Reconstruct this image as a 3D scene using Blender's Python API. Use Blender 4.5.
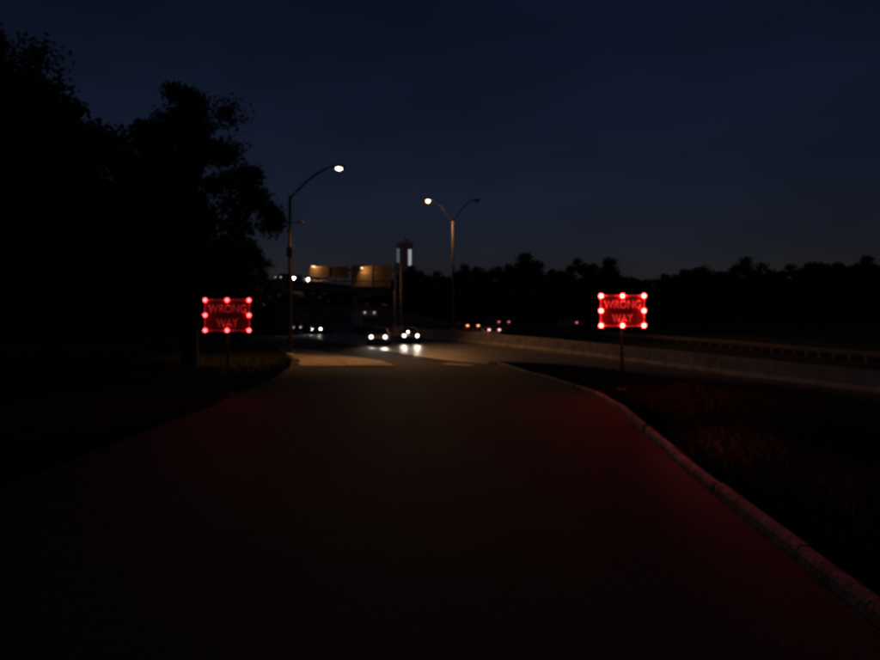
import bpy, bmesh, math, random
import numpy as np
from mathutils import Vector, Matrix

for o in list(bpy.data.objects):
    bpy.data.objects.remove(o)
sc = bpy.context.scene
C = sc.collection
R = math.radians
F = 620.0            # focal length in pixels of the 880 px wide photograph
CX, HY, EYE = 440.0, 328.0, 1.6

# ------------------------------------------------------------------ camera
cam = bpy.data.objects.new('camera', bpy.data.cameras.new('camera'))
C.objects.link(cam)
cam.location = (0, 0, EYE)
cam.rotation_euler = (R(90) - math.atan(2.0 / F), 0, 0)
cam.data.sensor_width = 36.0
cam.data.lens = 36.0 * F / 880.0
cam.data.clip_start = 0.05
cam.data.clip_end = 9000
sc.camera = cam

# ------------------------------------------------------------------ dusk sky
w = bpy.data.worlds.new('World')
sc.world = w
w.use_nodes = True
nt = w.node_tree
bg = nt.nodes['Background']
sky = nt.nodes.new('ShaderNodeTexSky')
sky.sky_type = 'NISHITA'
sky.sun_disc = False
sky.sun_elevation = R(2.5)
sky.sun_rotation = R(180)
sky.ozone_density = 3.1
sky.dust_density = 0.6
sky.air_density = 1.0
tint = nt.nodes.new('ShaderNodeMix')
tint.data_type = 'RGBA'
tint.blend_type = 'MULTIPLY'
tint.inputs[0].default_value = 1.0
tint.inputs[7].default_value = (1.0, 0.65, 0.88, 1)
nt.links.new(sky.outputs[0], tint.inputs[6])
wc = nt.nodes.new('ShaderNodeTexCoord')
wm = nt.nodes.new('ShaderNodeMapping')
wm.inputs['Scale'].default_value = (1.0, 1.0, 3.2)
wn = nt.nodes.new('ShaderNodeTexNoise')          # thin, barely visible cloud
wn.inputs['Scale'].default_value = 2.6
wn.inputs['Detail'].default_value = 7
wr_ = nt.nodes.new('ShaderNodeMapRange')
wr_.inputs[1].default_value = 0.3; wr_.inputs[2].default_value = 0.7
wr_.inputs[3].default_value = 0.80; wr_.inputs[4].default_value = 1.22
cl_ = nt.nodes.new('ShaderNodeMix')
cl_.data_type = 'RGBA'; cl_.blend_type = 'MULTIPLY'; cl_.inputs[0].default_value = 1.0
nt.links.new(wc.outputs['Generated'], wm.inputs['Vector'])
nt.links.new(wm.outputs[0], wn.inputs['Vector'])
nt.links.new(wn.outputs['Fac'], wr_.inputs[0])
nt.links.new(tint.outputs[2], cl_.inputs[6])
nt.links.new(wr_.outputs[0], cl_.inputs[7])
nt.links.new(cl_.outputs[2], bg.inputs[0])
bg.inputs['Strength'].default_value = 0.0140

# the last trace of the sun, long gone behind the camera
sun = bpy.data.lights.new('sun', 'SUN')
sun.energy = 0.002
sun.angle = R(12)
sun.color = (1.0, 0.8, 0.65)
so = bpy.data.objects.new('sun', sun)
C.objects.link(so)
so.rotation_euler = (R(87.5), 0, 0)

sc.view_settings.view_transform = 'Standard'
sc.view_settings.look = 'None'
sc.view_settings.exposure = 0.0
sc.view_settings.gamma = 1.0
sc.view_settings.use_curve_mapping = False
sc.render.engine = 'CYCLES'
sc.cycles.use_denoising = True
sc.cycles.pixel_filter_type = 'BLACKMAN_HARRIS'
sc.cycles.filter_width = 3.4
sc.cycles.max_bounces = 6
sc.cycles.sample_clamp_indirect = 4.0


# ------------------------------------------------------------------ helpers
def pt(px, py, d):
    """Point at depth d seen at pixel (px, py) of the photograph."""
    return Vector(((px - CX) * d / F, d, EYE + (HY - py) * d / F))


def tag(o, label=None, cat=None, group=None, kind=None):
    if label: o['label'] = label
    if cat: o['category'] = cat
    if group: o['group'] = group
    if kind: o['kind'] = kind
    return o


def empty(name, loc=(0, 0, 0), rz=0.0):
    o = bpy.data.objects.new(name, None)
    o.empty_display_size = 0.2
    C.objects.link(o)
    o.location = loc
    o.rotation_euler = (0, 0, rz)
    return o


def thing(name, label, cat, loc=(0, 0, 0), rz=0.0, group=None):
    return tag(empty(name, loc, rz), label, cat, group)


def copy_tree(o, parent=None):
    c = o.copy()
    C.objects.link(c)
    c.parent = parent
    for ch in list(o.children):
        copy_tree(ch, c)
    return c


class MB:
    """Collects shapes into one mesh."""
    def __init__(s):
        s.v = []; s.f = []

    def add(s, vs, fs):
        n = len(s.v)
        s.v += [tuple(v) for v in vs]
        s.f += [tuple(i + n for i in f) for f in fs]
        return s

    def box(s, c, size, rz=0.0):
        hx, hy, hz = size[0] / 2, size[1] / 2, size[2] / 2
        ca, sa = math.cos(rz), math.sin(rz)
        vs = []
        for z in (-hz, hz):
            for x, y in ((-hx, -hy), (hx, -hy), (hx, hy), (-hx, hy)):
                vs.append((c[0] + x * ca - y * sa, c[1] + x * sa + y * ca, c[2] + z))
        return s.add(vs, [(3, 2, 1, 0), (4, 5, 6, 7), (0, 1, 5, 4), (1, 2, 6, 5), (2, 3, 7, 6), (3, 0, 4, 7)])

    def hexa(s, b, t):
        """Solid from 4 bottom and 4 top points."""
        return s.add(list(b) + list(t), [(3, 2, 1, 0), (4, 5, 6, 7), (0, 1, 5, 4), (1, 2, 6, 5), (2, 3, 7, 6), (3, 0, 4, 7)])

    def tube(s, pts, radii, n=8, cap=True):
        pts = [Vector(p) for p in pts]
        if not hasattr(radii, '__len__'): radii = [radii] * len(pts)
        rings = []
        for i, p in enumerate(pts):
            a = pts[max(i - 1, 0)]; b = pts[min(i + 1, len(pts) - 1)]
            t = (b - a).normalized()
            u = t.cross(Vector((0, 1, 0)) if abs(t.y) < 0.9 else Vector((1, 0, 0))).normalized()
            v = t.cross(u)
            rings.append([p + (u * math.cos(2 * math.pi * k / n) + v * math.sin(2 * math.pi * k / n)) * radii[i] for k in range(n)])
        vs = [q for r in rings for q in r]
        fs = []
        for i in range(len(pts) - 1):
            for k in range(n):
                fs.append((i * n + k, i * n + (k + 1) % n, (i + 1) * n + (k + 1) % n, (i + 1) * n + k))
        if cap:
            fs.append(tuple(range(n - 1, -1, -1)))
            fs.append(tuple((len(pts) - 1) * n + k for k in range(n)))
        return s.add(vs, fs)

    def dome(s, c, r, axis=(0, -1, 0), flat=1.0, n=14, m=5):
        """Half ball bulging along axis."""
        ax = Vector(axis).normalized()
        u = ax.cross(Vector((0, 0, 1)) if abs(ax.z) < 0.9 else Vector((1, 0, 0))).normalized()
        v = ax.cross(u)
        c = Vector(c)
        vs = []
        for i in range(m):
            th = i / m * math.pi / 2
            for k in range(n):
                ph = 2 * math.pi * k / n
                vs.append(c + (u * math.cos(ph) + v * math.sin(ph)) * r * math.cos(th) + ax * r * flat * math.sin(th))
        vs.append(c + ax * r * flat)
        fs = []
        for i in range(m - 1):
            for k in range(n):
                fs.append((i * n + k, i * n + (k + 1) % n, (i + 1) * n + (k + 1) % n, (i + 1) * n + k))
        for k in range(n):
            fs.append(((m - 1) * n + k, (m - 1) * n + (k + 1) % n, m * n))
        fs.append(tuple(range(n - 1, -1, -1)))
        return s.add(vs, fs)

    def mesh(s, name, mat, smooth=False, bevel=0.0):
        me = bpy.data.meshes.new(name)
        me.from_pydata([tuple(v) for v in s.v], [], s.f)
        bm = bmesh.new(); bm.from_mesh(me)
        bmesh.ops.recalc_face_normals(bm, faces=bm.faces)
        if bevel > 0:
            es = [e for e in bm.edges if len(e.link_faces) == 2 and e.calc_face_angle(0) > 0.5]
            bmesh.ops.bevel(bm, geom=es, offset=bevel, segments=2, profile=0.6, affect='EDGES', clamp_overlap=True)
        bm.to_mesh(me); bm.free()
        if smooth:
            me.polygons.foreach_set('use_smooth', [True] * len(me.polygons))
        me.materials.append(mat)
        return me

    def build(s, name, mat, parent=None, smooth=False, bevel=0.0):
        o = bpy.data.objects.new(name, s.mesh(name, mat, smooth, bevel))
        C.objects.link(o)
        if parent is not None: o.parent = parent
        return o


def link_mesh(name, me, parent=None, loc=None):
    o = bpy.data.objects.new(name, me)
    C.objects.link(o)
    if parent is not None: o.parent = parent
    if loc is not None: o.location = loc
    return o


# ------------------------------------------------------------------ materials
def mat(name, col, rough=0.6, metal=0.0, noise=0.0, scale=5.0, bump=0.0, bscale=40.0, col2=None, spec=0.5, coat=0.0):
    m = bpy.data.materials.new(name)
    m.use_nodes = True
    t = m.node_tree
    b = t.nodes['Principled BSDF']
    b.inputs['Base Color'].default_value = (*col, 1)
    b.inputs['Roughness'].default_value = rough
    b.inputs['Metallic'].default_value = metal
    b.inputs['Specular IOR Level'].default_value = spec
    b.inputs['Coat Weight'].default_value = coat
    tc = t.nodes.new('ShaderNodeTexCoord')
    if noise > 0 or col2:
        n = t.nodes.new('ShaderNodeTexNoise')
        n.inputs['Scale'].default_value = scale
        n.inputs['Detail'].default_value = 8
        n.inputs['Roughness'].default_value = 0.62
        t.links.new(tc.outputs['Object'], n.inputs['Vector'])
        mx = t.nodes.new('ShaderNodeMix'); mx.data_type = 'RGBA'
        c2 = col2 if col2 else tuple(c * (1 - noise) for c in col)
        mx.inputs[6].default_value = (*col, 1)
        mx.inputs[7].default_value = (*c2, 1)
        rp = t.nodes.new('ShaderNodeMapRange')
        rp.inputs[1].default_value = 0.35; rp.inputs[2].default_value = 0.65
        t.links.new(n.outputs['Fac'], rp.inputs[0])
        t.links.new(rp.outputs[0], mx.inputs[0])
        t.links.new(mx.outputs[2], b.inputs['Base Color'])
        rr = t.nodes.new('ShaderNodeMapRange')
        rr.inputs[3].default_value = max(rough - 0.08, 0.02); rr.inputs[4].default_value = min(rough + 0.1, 1)
        t.links.new(n.outputs['Fac'], rr.inputs[0])
        t.links.new(rr.outputs[0], b.inputs['Roughness'])
    if bump > 0:
        n2 = t.nodes.new('ShaderNodeTexNoise')
        n2.inputs['Scale'].default_value = bscale
        n2.inputs['Detail'].default_value = 6
        t.links.new(tc.outputs['Object'], n2.inputs['Vector'])
        bp = t.nodes.new('ShaderNodeBump')
        bp.inputs['Strength'].default_value = bump
        bp.inputs['Distance'].default_value = 0.02
        t.links.new(n2.outputs['Fac'], bp.inputs['Height'])
        t.links.new(bp.outputs[0], b.inputs['Normal'])
    return m


def glow(name, col, strength):
    m = bpy.data.materials.new(name)
    m.use_nodes = True
    b = m.node_tree.nodes['Principled BSDF']
    b.inputs['Base Color'].default_value = (0.5, 0.5, 0.5, 1)
    b.inputs['Roughness'].default_value = 0.3
    b.inputs['Emission Color'].default_value = (*col, 1)
    b.inputs['Emission Strength'].default_value = strength
    return m


M = {}
M['grass'] = mat('grass', (0.030, 0.040, 0.018), 0.95, noise=0.6, scale=0.7, bump=0.8, bscale=14, col2=(0.055, 0.048, 0.026), spec=0.1)
M['blade'] = mat('blade', (0.05, 0.07, 0.025), 0.8, noise=0.5, scale=2, spec=0.2)
M['asphalt'] = mat('asphalt', (0.026, 0.026, 0.032), 0.8, col2=(0.046, 0.045, 0.050), scale=0.7, bump=0.6, bscale=90, spec=0.12)
def speckle(m, scale, lo, hi):
    """Stone grain and fine cracks over a surface's colour."""
    t = m.node_tree; b = t.nodes['Principled BSDF']
    src = b.inputs['Base Color'].links[0].from_socket
    tc = t.nodes.new('ShaderNodeTexCoord')
    n = t.nodes.new('ShaderNodeTexNoise'); n.inputs['Scale'].default_value = scale; n.inputs['Detail'].default_value = 3
    r = t.nodes.new('ShaderNodeMapRange'); r.inputs[1].default_value = .36; r.inputs[2].default_value = .64
    r.inputs[3].default_value = lo; r.inputs[4].default_value = hi
    v = t.nodes.new('ShaderNodeTexVoronoi'); v.feature = 'DISTANCE_TO_EDGE'; v.inputs['Scale'].default_value = .33
    dn = t.nodes.new('ShaderNodeTexNoise'); dn.inputs['Scale'].default_value = 1.4; dn.inputs['Detail'].default_value = 6
    mxv = t.nodes.new('ShaderNodeMix'); mxv.data_type = 'RGBA'; mxv.blend_type = 'LINEAR_LIGHT'; mxv.inputs[0].default_value = .5
    t.links.new(tc.outputs['Object'], mxv.inputs[6]); t.links.new(tc.outputs['Object'], dn.inputs['Vector']); t.links.new(dn.outputs['Color'], mxv.inputs[7])
    t.links.new(mxv.outputs[2], v.inputs['Vector'])
    cr = t.nodes.new('ShaderNodeMapRange'); cr.inputs[1].default_value = .0; cr.inputs[2].default_value = .012; cr.inputs[3].default_value = .25; cr.inputs[4].default_value = 1
    t.links.new(v.outputs['Distance'], cr.inputs[0])
    t.links.new(tc.outputs['Object'], n.inputs['Vector']); t.links.new(n.outputs['Fac'], r.inputs[0])
    mu = t.nodes.new('ShaderNodeMath'); mu.operation = 'MULTIPLY'
    t.links.new(r.outputs[0], mu.inputs[0]); t.links.new(cr.outputs[0], mu.inputs[1])
    mx = t.nodes.new('ShaderNodeMix'); mx.data_type = 'RGBA'; mx.blend_type = 'MULTIPLY'; mx.inputs[0].default_value = 1
    t.links.new(src, mx.inputs[6]); t.links.new(mu.outputs[0], mx.inputs[7]); t.links.new(mx.outputs[2], b.inputs['Base Color'])


speckle(M['asphalt'], 24, .45, 1.7)
M['old_asphalt'] = mat('old_asphalt', (0.070, 0.064, 0.058), 0.42, noise=0.4, scale=0.8, bump=0.3, bscale=60, spec=0.5)
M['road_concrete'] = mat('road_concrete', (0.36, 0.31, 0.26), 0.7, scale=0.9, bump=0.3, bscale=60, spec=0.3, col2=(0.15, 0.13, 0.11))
M['shoulder'] = mat('shoulder', (0.05, 0.048, 0.046), 0.6, noise=0.4, scale=1.0, bump=0.4, bscale=70)
M['concrete'] = mat('concrete', (0.52, 0.49, 0.47), 0.8, noise=0.45, scale=1.6, bump=0.4, bscale=30)
M['kerb'] = mat('kerb', (0.36, 0.34, 0.32), 0.8, scale=4.5, bump=0.9, bscale=28, col2=(0.10, 0.09, 0.085))
M['wallc'] = mat('wall_concrete', (0.30, 0.26, 0.22), 0.85, noise=0.4, scale=0.6, bump=0.3, bscale=20)
M['paint'] = mat('road_paint', (0.72, 0.72, 0.70), 0.6, noise=0.6, scale=6)
M['paint_y'] = mat('road_paint_yellow', (0.60, 0.42, 0.06), 0.6, noise=0.6, scale=6)
M['steel'] = mat('galvanised_steel', (0.36, 0.37, 0.38), 0.5, 0.7, noise=0.3, scale=8)
M['dark_steel'] = mat('dark_steel', (0.06, 0.06, 0.065), 0.5, 0.6, noise=0.3, scale=8)
M['weathered'] = mat('weathered_steel', (0.16, 0.155, 0.15), 0.7, 0.1, noise=0.4, scale=5)
M['black_post'] = mat('black_post', (0.02, 0.02, 0.02), 0.8)
M['pale_post'] = mat('pale_painted_post', (0.55, 0.52, 0.48), 0.6, noise=0.2, scale=3)
M['alu'] = mat('sheet_aluminium', (0.16, 0.125, 0.085), 0.6, 0.2, noise=0.35, scale=1.5)
M['sign_red'] = mat('sign_red', (0.15, 0.003, 0.005), 0.45, noise=0.15, scale=12)
M['sign_white'] = mat('sign_white', (0.88, 0.87, 0.87), 0.5, noise=0.08, scale=20)
M['bezel'] = mat('bezel_black', (0.02, 0.02, 0.02), 0.5)
M['bark'] = mat('bark', (0.07, 0.052, 0.038), 0.9, noise=0.5, scale=6, bump=0.8, bscale=20)
M['leaf'] = mat('leaf', (0.040, 0.065, 0.022), 0.7, noise=0.5, scale=0.8, spec=0.25)
M['leaf_b'] = mat('leaf_olive', (0.060, 0.066, 0.028), 0.7, noise=0.5, scale=0.8, spec=0.25)
M['glass'] = mat('car_glass', (0.012, 0.014, 0.018), 0.06, spec=0.6)
M['tyre'] = mat('tyre_rubber', (0.015, 0.015, 0.015), 0.85)
M['rim'] = mat('rim_alloy', (0.45, 0.45, 0.46), 0.35, 0.9)
M['trim'] = mat('black_trim', (0.02, 0.02, 0.022), 0.5)
M['chrome'] = mat('chrome', (0.6, 0.6, 0.6), 0.2, 1.0)
M['tower'] = mat('tower_cladding', (0.42, 0.42, 0.42), 0.5, noise=0.2, scale=0.05)
for k, c in dict(silver=(0.38, 0.39, 0.40), black=(0.02, 0.02, 0.024), blue=(0.03, 0.05, 0.12), white=(0.7, 0.7, 0.68),
                 maroon=(0.16, 0.02, 0.02), grey=(0.15, 0.15, 0.16)).items():
    M['p_' + k] = mat('car_paint_' + k, c, 0.35, 0.2, noise=0.08, scale=3, coat=0.8)
M['led_dim'] = glow('led_red', (1.0, 0.015, 0.016), 46)
M['led'] = glow('led_red_bright', (1.0, 0.020, 0.015), 140)
M['head'] = glow('headlight_glow', (1.0, 0.90, 0.76), 16)
M['head_far'] = glow('headlight_glow_full', (1.0, 0.93, 0.84), 60)
M['head_dim'] = glow('headlight_glow_dim', (1.0, 0.90, 0.80), 1.2)
M['marker'] = glow('marker_glow', (1.0, 0.72, 0.66), 1.2)
M['tail'] = glow('tail_glow', (1.0, 0.12, 0.10), 2.5)
M['tail_dim'] = glow('tail_glow_dim', (1.0, 0.22, 0.24), 1.4)
M['stop'] = glow('stop_glow', (1.0, 0.42, 0.38), 3.5)
M['amber'] = glow('amber_glow', (1.0, 0.30, 0.10), 4)
M['off'] = mat('lamp_lens_off', (0.25, 0.22, 0.2), 0.2)
M['sodium'] = glow('sodium_lens', (1.0, 0.46, 0.14), 26)
M['sodium_w'] = glow('sodium_lens_pale', (1.0, 0.80, 0.58), 10)
M['signlamp'] = glow('sign_lamp_lens', (1.0, 0.62, 0.28), 5)
M['strip'] = glow('lit_glazing', (0.85, 0.97, 1.0), 0.42)
M['strip_dim'] = glow('lit_glazing_dim', (0.62, 0.82, 1.0), 0.12)

# ------------------------------------------------------------------ the lie of the land
# foot of the median barrier of the motorway: x, y, z
BP = np.array([(62, -52, -3.9), (45, -16, -3.3), (35, 4, -2.6), (26, 20, -1.9), (16.4, 36, -1.05), (9.3, 48, -0.30), (0.2, 64, 0.40), (-4.8, 74, 0.67),
               (-11, 90, 0.92), (-20, 111, 1.15), (-34, 131, 1.4), (-55, 148, 1.6), (-85, 162, 1.8), (-130, 174, 2.0), (-200, 186, 2.2)], float)


def catmull(P, n=14):
    out = []
    for i in range(len(P) - 1):
        p0 = P[max(i - 1, 0)]; p1 = P[i]; p2 = P[i + 1]; p3 = P[min(i + 2, len(P) - 1)]
        for k in range(n):
            t = k / n
            out.append(0.5 * ((2 * p1) + (-p0 + p2) * t + (2 * p0 - 5 * p1 + 4 * p2 - p3) * t * t + (-p0 + 3 * p1 - 3 * p2 + p3) * t ** 3))
    out.append(P[-1])
    return np.array(out)


FC = catmull(BP)
_T = np.gradient(FC[:, :2], axis=0)
_T /= np.linalg.norm(_T, axis=1)[:, None]
FN = np.stack([-_T[:, 1], _T[:, 0]], 1)          # left of travel direction -> towards the camera's side
HALF = 12.5


def smooth(t):
    t = np.clip(t, 0, 1)
    return t * t * (3 - 2 * t)


def road_sd(x, y):
    """signed offset from the barrier (left of it positive) and the motorway level there"""
    x = np.atleast_1d(np.asarray(x, float)); y = np.atleast_1d(np.asarray(y, float))
    d2 = (x[:, None] - FC[None, :, 0]) ** 2 + (y[:, None] - FC[None, :, 1]) ** 2
    i = np.argmin(d2, axis=1)
    rx = x - FC[i, 0]; ry = y - FC[i, 1]
    o = rx * FN[i, 0] + ry * FN[i, 1]
    al = rx * _T[i, 0] + ry * _T[i, 1]
    j = np.clip(i + np.where(al > 0, 1, -1), 0, len(FC) - 1)
    L = np.hypot(FC[j, 0] - FC[i, 0], FC[j, 1] - FC[i, 1]) + 1e-6
    t = np.clip(np.abs(al) / L, 0, 1)
    z = FC[i, 2] * (1 - t) + FC[j, 2] * t
    return o, z


# edges of the slip road: y, x left, x right
RAMP = np.array([(-40, -5.4, 1.0), (-10, -4.6, 1.5), (0, -4.4, 2.0), (4, -4.4, 2.4), (7, -4.4, 2.74), (8.7, -4.5, 2.97), (11.7, -4.6, 3.42), (14.5, -4.8, 3.62), (16, -4.9, 3.58), (18, -5.1, 3.38), (21.4, -5.5, 2.98), (25, -6.0, 2.75), (30, -7.1, 2.6),
                 (36, -9.0, 1.5), (44, -12.0, -3.5), (52, -16.0, -8.0), (62, -20.0, -13), (80, -28, -22)], float)


def ramp_edges(y):
    return np.interp(y, RAMP[:, 0], RAMP[:, 1]), np.interp(y, RAMP[:, 0], RAMP[:, 2])


def H(x, y):
    x = np.atleast_1d(np.asarray(x, float)); y = np.atleast_1d(np.asarray(y, float))
    o, z = road_sd(x, y)
    bank = 0.35 * smooth((-x - 6) / 8) + 0.02 * np.clip(y - 40, 0, 60) * smooth((-x - 6) / 10)
    zb = np.where(o > 0, bank, z + 1.25 * smooth((-o - HALF - 1) / 6) + 1.0 * smooth((-o - 22) / 25))
    wgt = smooth((np.abs(o) - HALF - 0.5) / 9.0)
    h = z * (1 - wgt) + zb * wgt
    xl, xr = ramp_edges(y)
    out = np.maximum(np.maximum(xl - x, x - xr), 0)
    wr = (1 - smooth((out - 0.6) / 5.5)) * (1 - smooth((y - 24) / 20))
    berm = 0.42 * np.exp(-((out - 3.4) / 2.0) ** 2) * (x > xr) * smooth((y - 4) / 8) * (1 - smooth((y - 22) / 9))
    return h * (1 - wr) + berm


def h1(x, y):
    return float(H(x, y)[0])


def axis_coords(a, b, step, far, grow=1.25):
    c = list(np.arange(a, b + 1e-6, step))
    s = step
    while c[-1] < far:
        s *= grow; c.append(c[-1] + s)
    s = step
    while c[0] > -far:
        s *= grow; c.insert(0, c[0] - s)
    return np.array(c)


def ground():
    xs = axis_coords(-45, 45, 1.0, 2500); ys = axis_coords(-12, 120, 1.0, 3500)
    ys = ys[ys > -400]
    X, Y = np.meshgrid(xs, ys)
    xf, yf = X.ravel(), Y.ravel()
    z = np.concatenate([H(xf[i:i + 4000], yf[i:i + 4000]) for i in range(0, len(xf), 4000)])
    o, _ = road_sd(xf, yf)
    far = np.hypot(xf, yf - 60)
    z = np.where(far > 350, 0.0, z)
    xl, xr = ramp_edges(yf)
    on = (np.abs(o) < HALF - 0.4) & (yf > -55) & (yf < 186)
    on2 = (xf > xl + 0.1) & (xf < xr - 0.1) & (yf > -38) & (yf < 60)
    z = z - 0.14 * (on | on2)
    rng = np.random.default_rng(3)
    z = z + rng.normal(0, 0.018, len(z)) * (~(on | on2))
    nx, ny = len(xs), len(ys)
    fs = [(j * nx + i, j * nx + i + 1, (j + 1) * nx + i + 1, (j + 1) * nx + i) for j in range(ny - 1) for i in range(nx - 1)]
    mb = MB(); mb.v = list(zip(xf, yf, z)); mb.f = fs
    return tag(mb.build('ground', M['grass'], smooth=True), kind='structure')


ground()


def ribbon(name, left, right, lift, m, parent=None, n=10):
    """Sheet draped on the land between two polylines."""
    mb = MB()
    vs = []
    for a, b in zip(left, right):
        for k in range(n + 1):
            t = k / n
            x = a[0] * (1 - t) + b[0] * t; y = a[1] * (1 - t) + b[1] * t
            vs.append((x, y))
    z = H([v[0] for v in vs], [v[1] for v in vs])
    mb.v = [(v[0], v[1], zz + lift) for v, zz in zip(vs, z)]
    for i in range(len(left) - 1):
        for k in range(n):
            q = i * (n + 1) + k
            mb.f.append((q, q + 1, q + n + 2, q + n + 1))
    return mb.build(name, m, parent, smooth=True)


def offs(o, i0=0, i1=None):
    return [(FC[i, 0] + FN[i, 0] * o, FC[i, 1] + FN[i, 1] * o) for i in range(i0, len(FC) if i1 is None else i1)]


tag(ribbon('motorway', offs(HALF), offs(0.2), 0.0, M['old_asphalt'], n=12), kind='structure')
tag(ribbon('motorway', offs(-0.2), offs(-HALF), 0.0, M['old_asphalt'], n=12), kind='structure')
ry = list(np.arange(-38, 66, 1.0))
slip = ribbon('slip_road', [(float(ramp_edges(y)[0]), y) for y in ry], [(float(ramp_edges(y)[1]), y) for y in ry], 0.008, M['asphalt'], n=12)
tag(slip, kind='structure')
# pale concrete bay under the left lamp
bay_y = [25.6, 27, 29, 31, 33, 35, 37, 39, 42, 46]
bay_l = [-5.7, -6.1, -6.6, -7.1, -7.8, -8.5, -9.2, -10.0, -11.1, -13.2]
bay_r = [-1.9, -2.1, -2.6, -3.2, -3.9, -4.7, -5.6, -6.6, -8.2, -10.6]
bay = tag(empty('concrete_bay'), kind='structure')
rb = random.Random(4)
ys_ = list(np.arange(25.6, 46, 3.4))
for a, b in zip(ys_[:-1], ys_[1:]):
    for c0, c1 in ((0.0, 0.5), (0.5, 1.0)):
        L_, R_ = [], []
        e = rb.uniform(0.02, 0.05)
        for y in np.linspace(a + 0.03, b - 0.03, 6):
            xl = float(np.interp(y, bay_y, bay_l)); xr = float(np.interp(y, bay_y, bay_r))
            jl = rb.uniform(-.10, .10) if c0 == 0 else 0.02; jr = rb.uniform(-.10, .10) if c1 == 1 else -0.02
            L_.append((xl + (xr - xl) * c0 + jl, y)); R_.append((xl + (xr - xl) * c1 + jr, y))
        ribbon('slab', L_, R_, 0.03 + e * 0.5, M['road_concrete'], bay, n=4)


def stripe(name, o, wd, m, i0, i1, dash=None):
    for a in ([(i0, i1)] if dash is None else [(k, k + dash[0]) for k in range(i0, i1, dash[1])]):
        l = offs(o + wd / 2, a[0], a[1] + 1); r = offs(o - wd / 2, a[0], a[1] + 1)
        tag(ribbon(name, l, r, 0.006, m, n=1), kind='structure')


stripe('edge_line', 1.0, 0.13, M['paint_y'], 20, 150)
stripe('edge_line', 12.0, 0.13, M['paint'], 20, 100)
stripe('lane_line', 4.6, 0.12, M['paint'], 20, 140, (3, 10))
stripe('lane_line', 8.2, 0.12, M['paint'], 20, 140, (3, 10))
stripe('lane_line', -4.6, 0.12, M['paint'], 20, 140, (3, 10))
stripe('lane_line', -8.2, 0.12, M['paint'], 20, 140, (3, 10))
# faint bar of the painted gore
tag(ribbon('gore_stripe', [(0.35, 27.9), (0.9, 27.2), (1.55, 26.3)], [(0.1, 27.2), (0.6, 26.5), (1.2, 25.7)], 0.05, M['paint'], n=2), kind='structure')
tag(ribbon('gore_stripe', [(2.6, 31.5), (3.1, 30.4)], [(2.3, 31.2), (2.8, 30.1)], 0.05, M['paint'], n=2), kind='structure')

# kerb of the slip road, laid in lengths
kerb = tag(empty('kerb'), kind='structure')
rk = random.Random(5)
ks = [(float(ramp_edges(y)[1]), y) for y in np.arange(-8, 30.01, 0.25)]
step = 7
for q in range(0, len(ks) - step, step):
    seg = ks[q:q + step + 1]
    mb = MB(); prof = [(0.0, -0.12), (0.02, 0.07), (0.04, 0.102), (0.05, 0.11), (0.10, 0.108), (0.115, 0.09), (0.115, -0.12)]
    rings = []
    dz = rk.uniform(-0.008, 0.012); dxx = rk.uniform(-0.012, 0.012)
    for i, (x, y) in enumerate(seg):
        a = seg[max(i - 1, 0)]; b = seg[min(i + 1, len(seg) - 1)]
        t = Vector((b[0] - a[0], b[1] - a[1], 0)).normalized()
        nrm = Vector((t.y, -t.x, 0))
        e = 0.02 if i == 0 else (-0.02 if i == len(seg) - 1 else 0)
        z = h1(x, y)
        rings.append([Vector((x, y, z + dz)) + nrm * (p[0] + dxx) + Vector((0, 0, p[1])) + t * e for p in prof])
    k = len(prof)
    vs = [v for r in rings for v in r]; fs = []
    for i in range(len(rings) - 1):
        for j in range(k - 1):
            fs.append((i * k + j, i * k + j + 1, (i + 1) * k + j + 1, (i + 1) * k + j))
    fs.append(tuple(range(k))); fs.append(tuple((len(rings) - 1) * k + j for j in range(k)))
    mb.add(vs, fs)
    mb.build('kerb_stone', M['kerb'], kerb)

# ------------------------------------------------------------------ concrete barriers and walls
def barrier(label, line, height, cat='barrier', seg=9, name='concrete_barrier', wid=0.30):
    root = thing(name, label, cat, (line[0][0], line[0][1], line[0][2]))
    prof = [(-wid, 0), (-wid, 0.08), (-wid * 0.6, 0.30 * height), (-wid * 0.27, height), (wid * 0.27, height), (wid * 0.6, 0.30 * height), (wid, 0.08), (wid, 0)]
    off = Vector(line[0])
    n = len(line)
    r2 = random.Random(8)
    for q in range(0, n - 1, seg):
        s = line[q:q + seg + 1]
        if len(s) < 2: break
        rings = []
        dz = r2.uniform(-0.012, 0.012)
        for i, p in enumerate(s):
            a = Vector(s[max(i - 1, 0)]); b = Vector(s[min(i + 1, len(s) - 1)])
            t = (b - a); t.z = 0; t.normalize()
            nr = Vector((t.y, -t.x, 0))
            e = 0.02 if i == 0 else (-0.02 if i == len(s) - 1 else 0)
            rings.append([Vector(p) - off + nr * u + Vector((0, 0, v - 0.03 + dz)) + t * e for u, v in prof])
        k = len(prof)
        mb = MB()
        fs = [(i * k + j, i * k + (j + 1) % k, (i + 1) * k + (j + 1) % k, (i + 1) * k + j) for i in range(len(rings) - 1) for j in range(k)]
        fs += [tuple(range(k)), tuple((len(rings) - 1) * k + j for j in range(k))]
        mb.add([v for r in rings for v in r], fs)
        mb.build('barrier_segment', M['concrete'], root)
    return root


BARH = 1.05
barrier('long pale concrete median barrier running behind the cars and the bright red sign',
        [tuple(p) for p in FC], BARH, seg=7)

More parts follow.
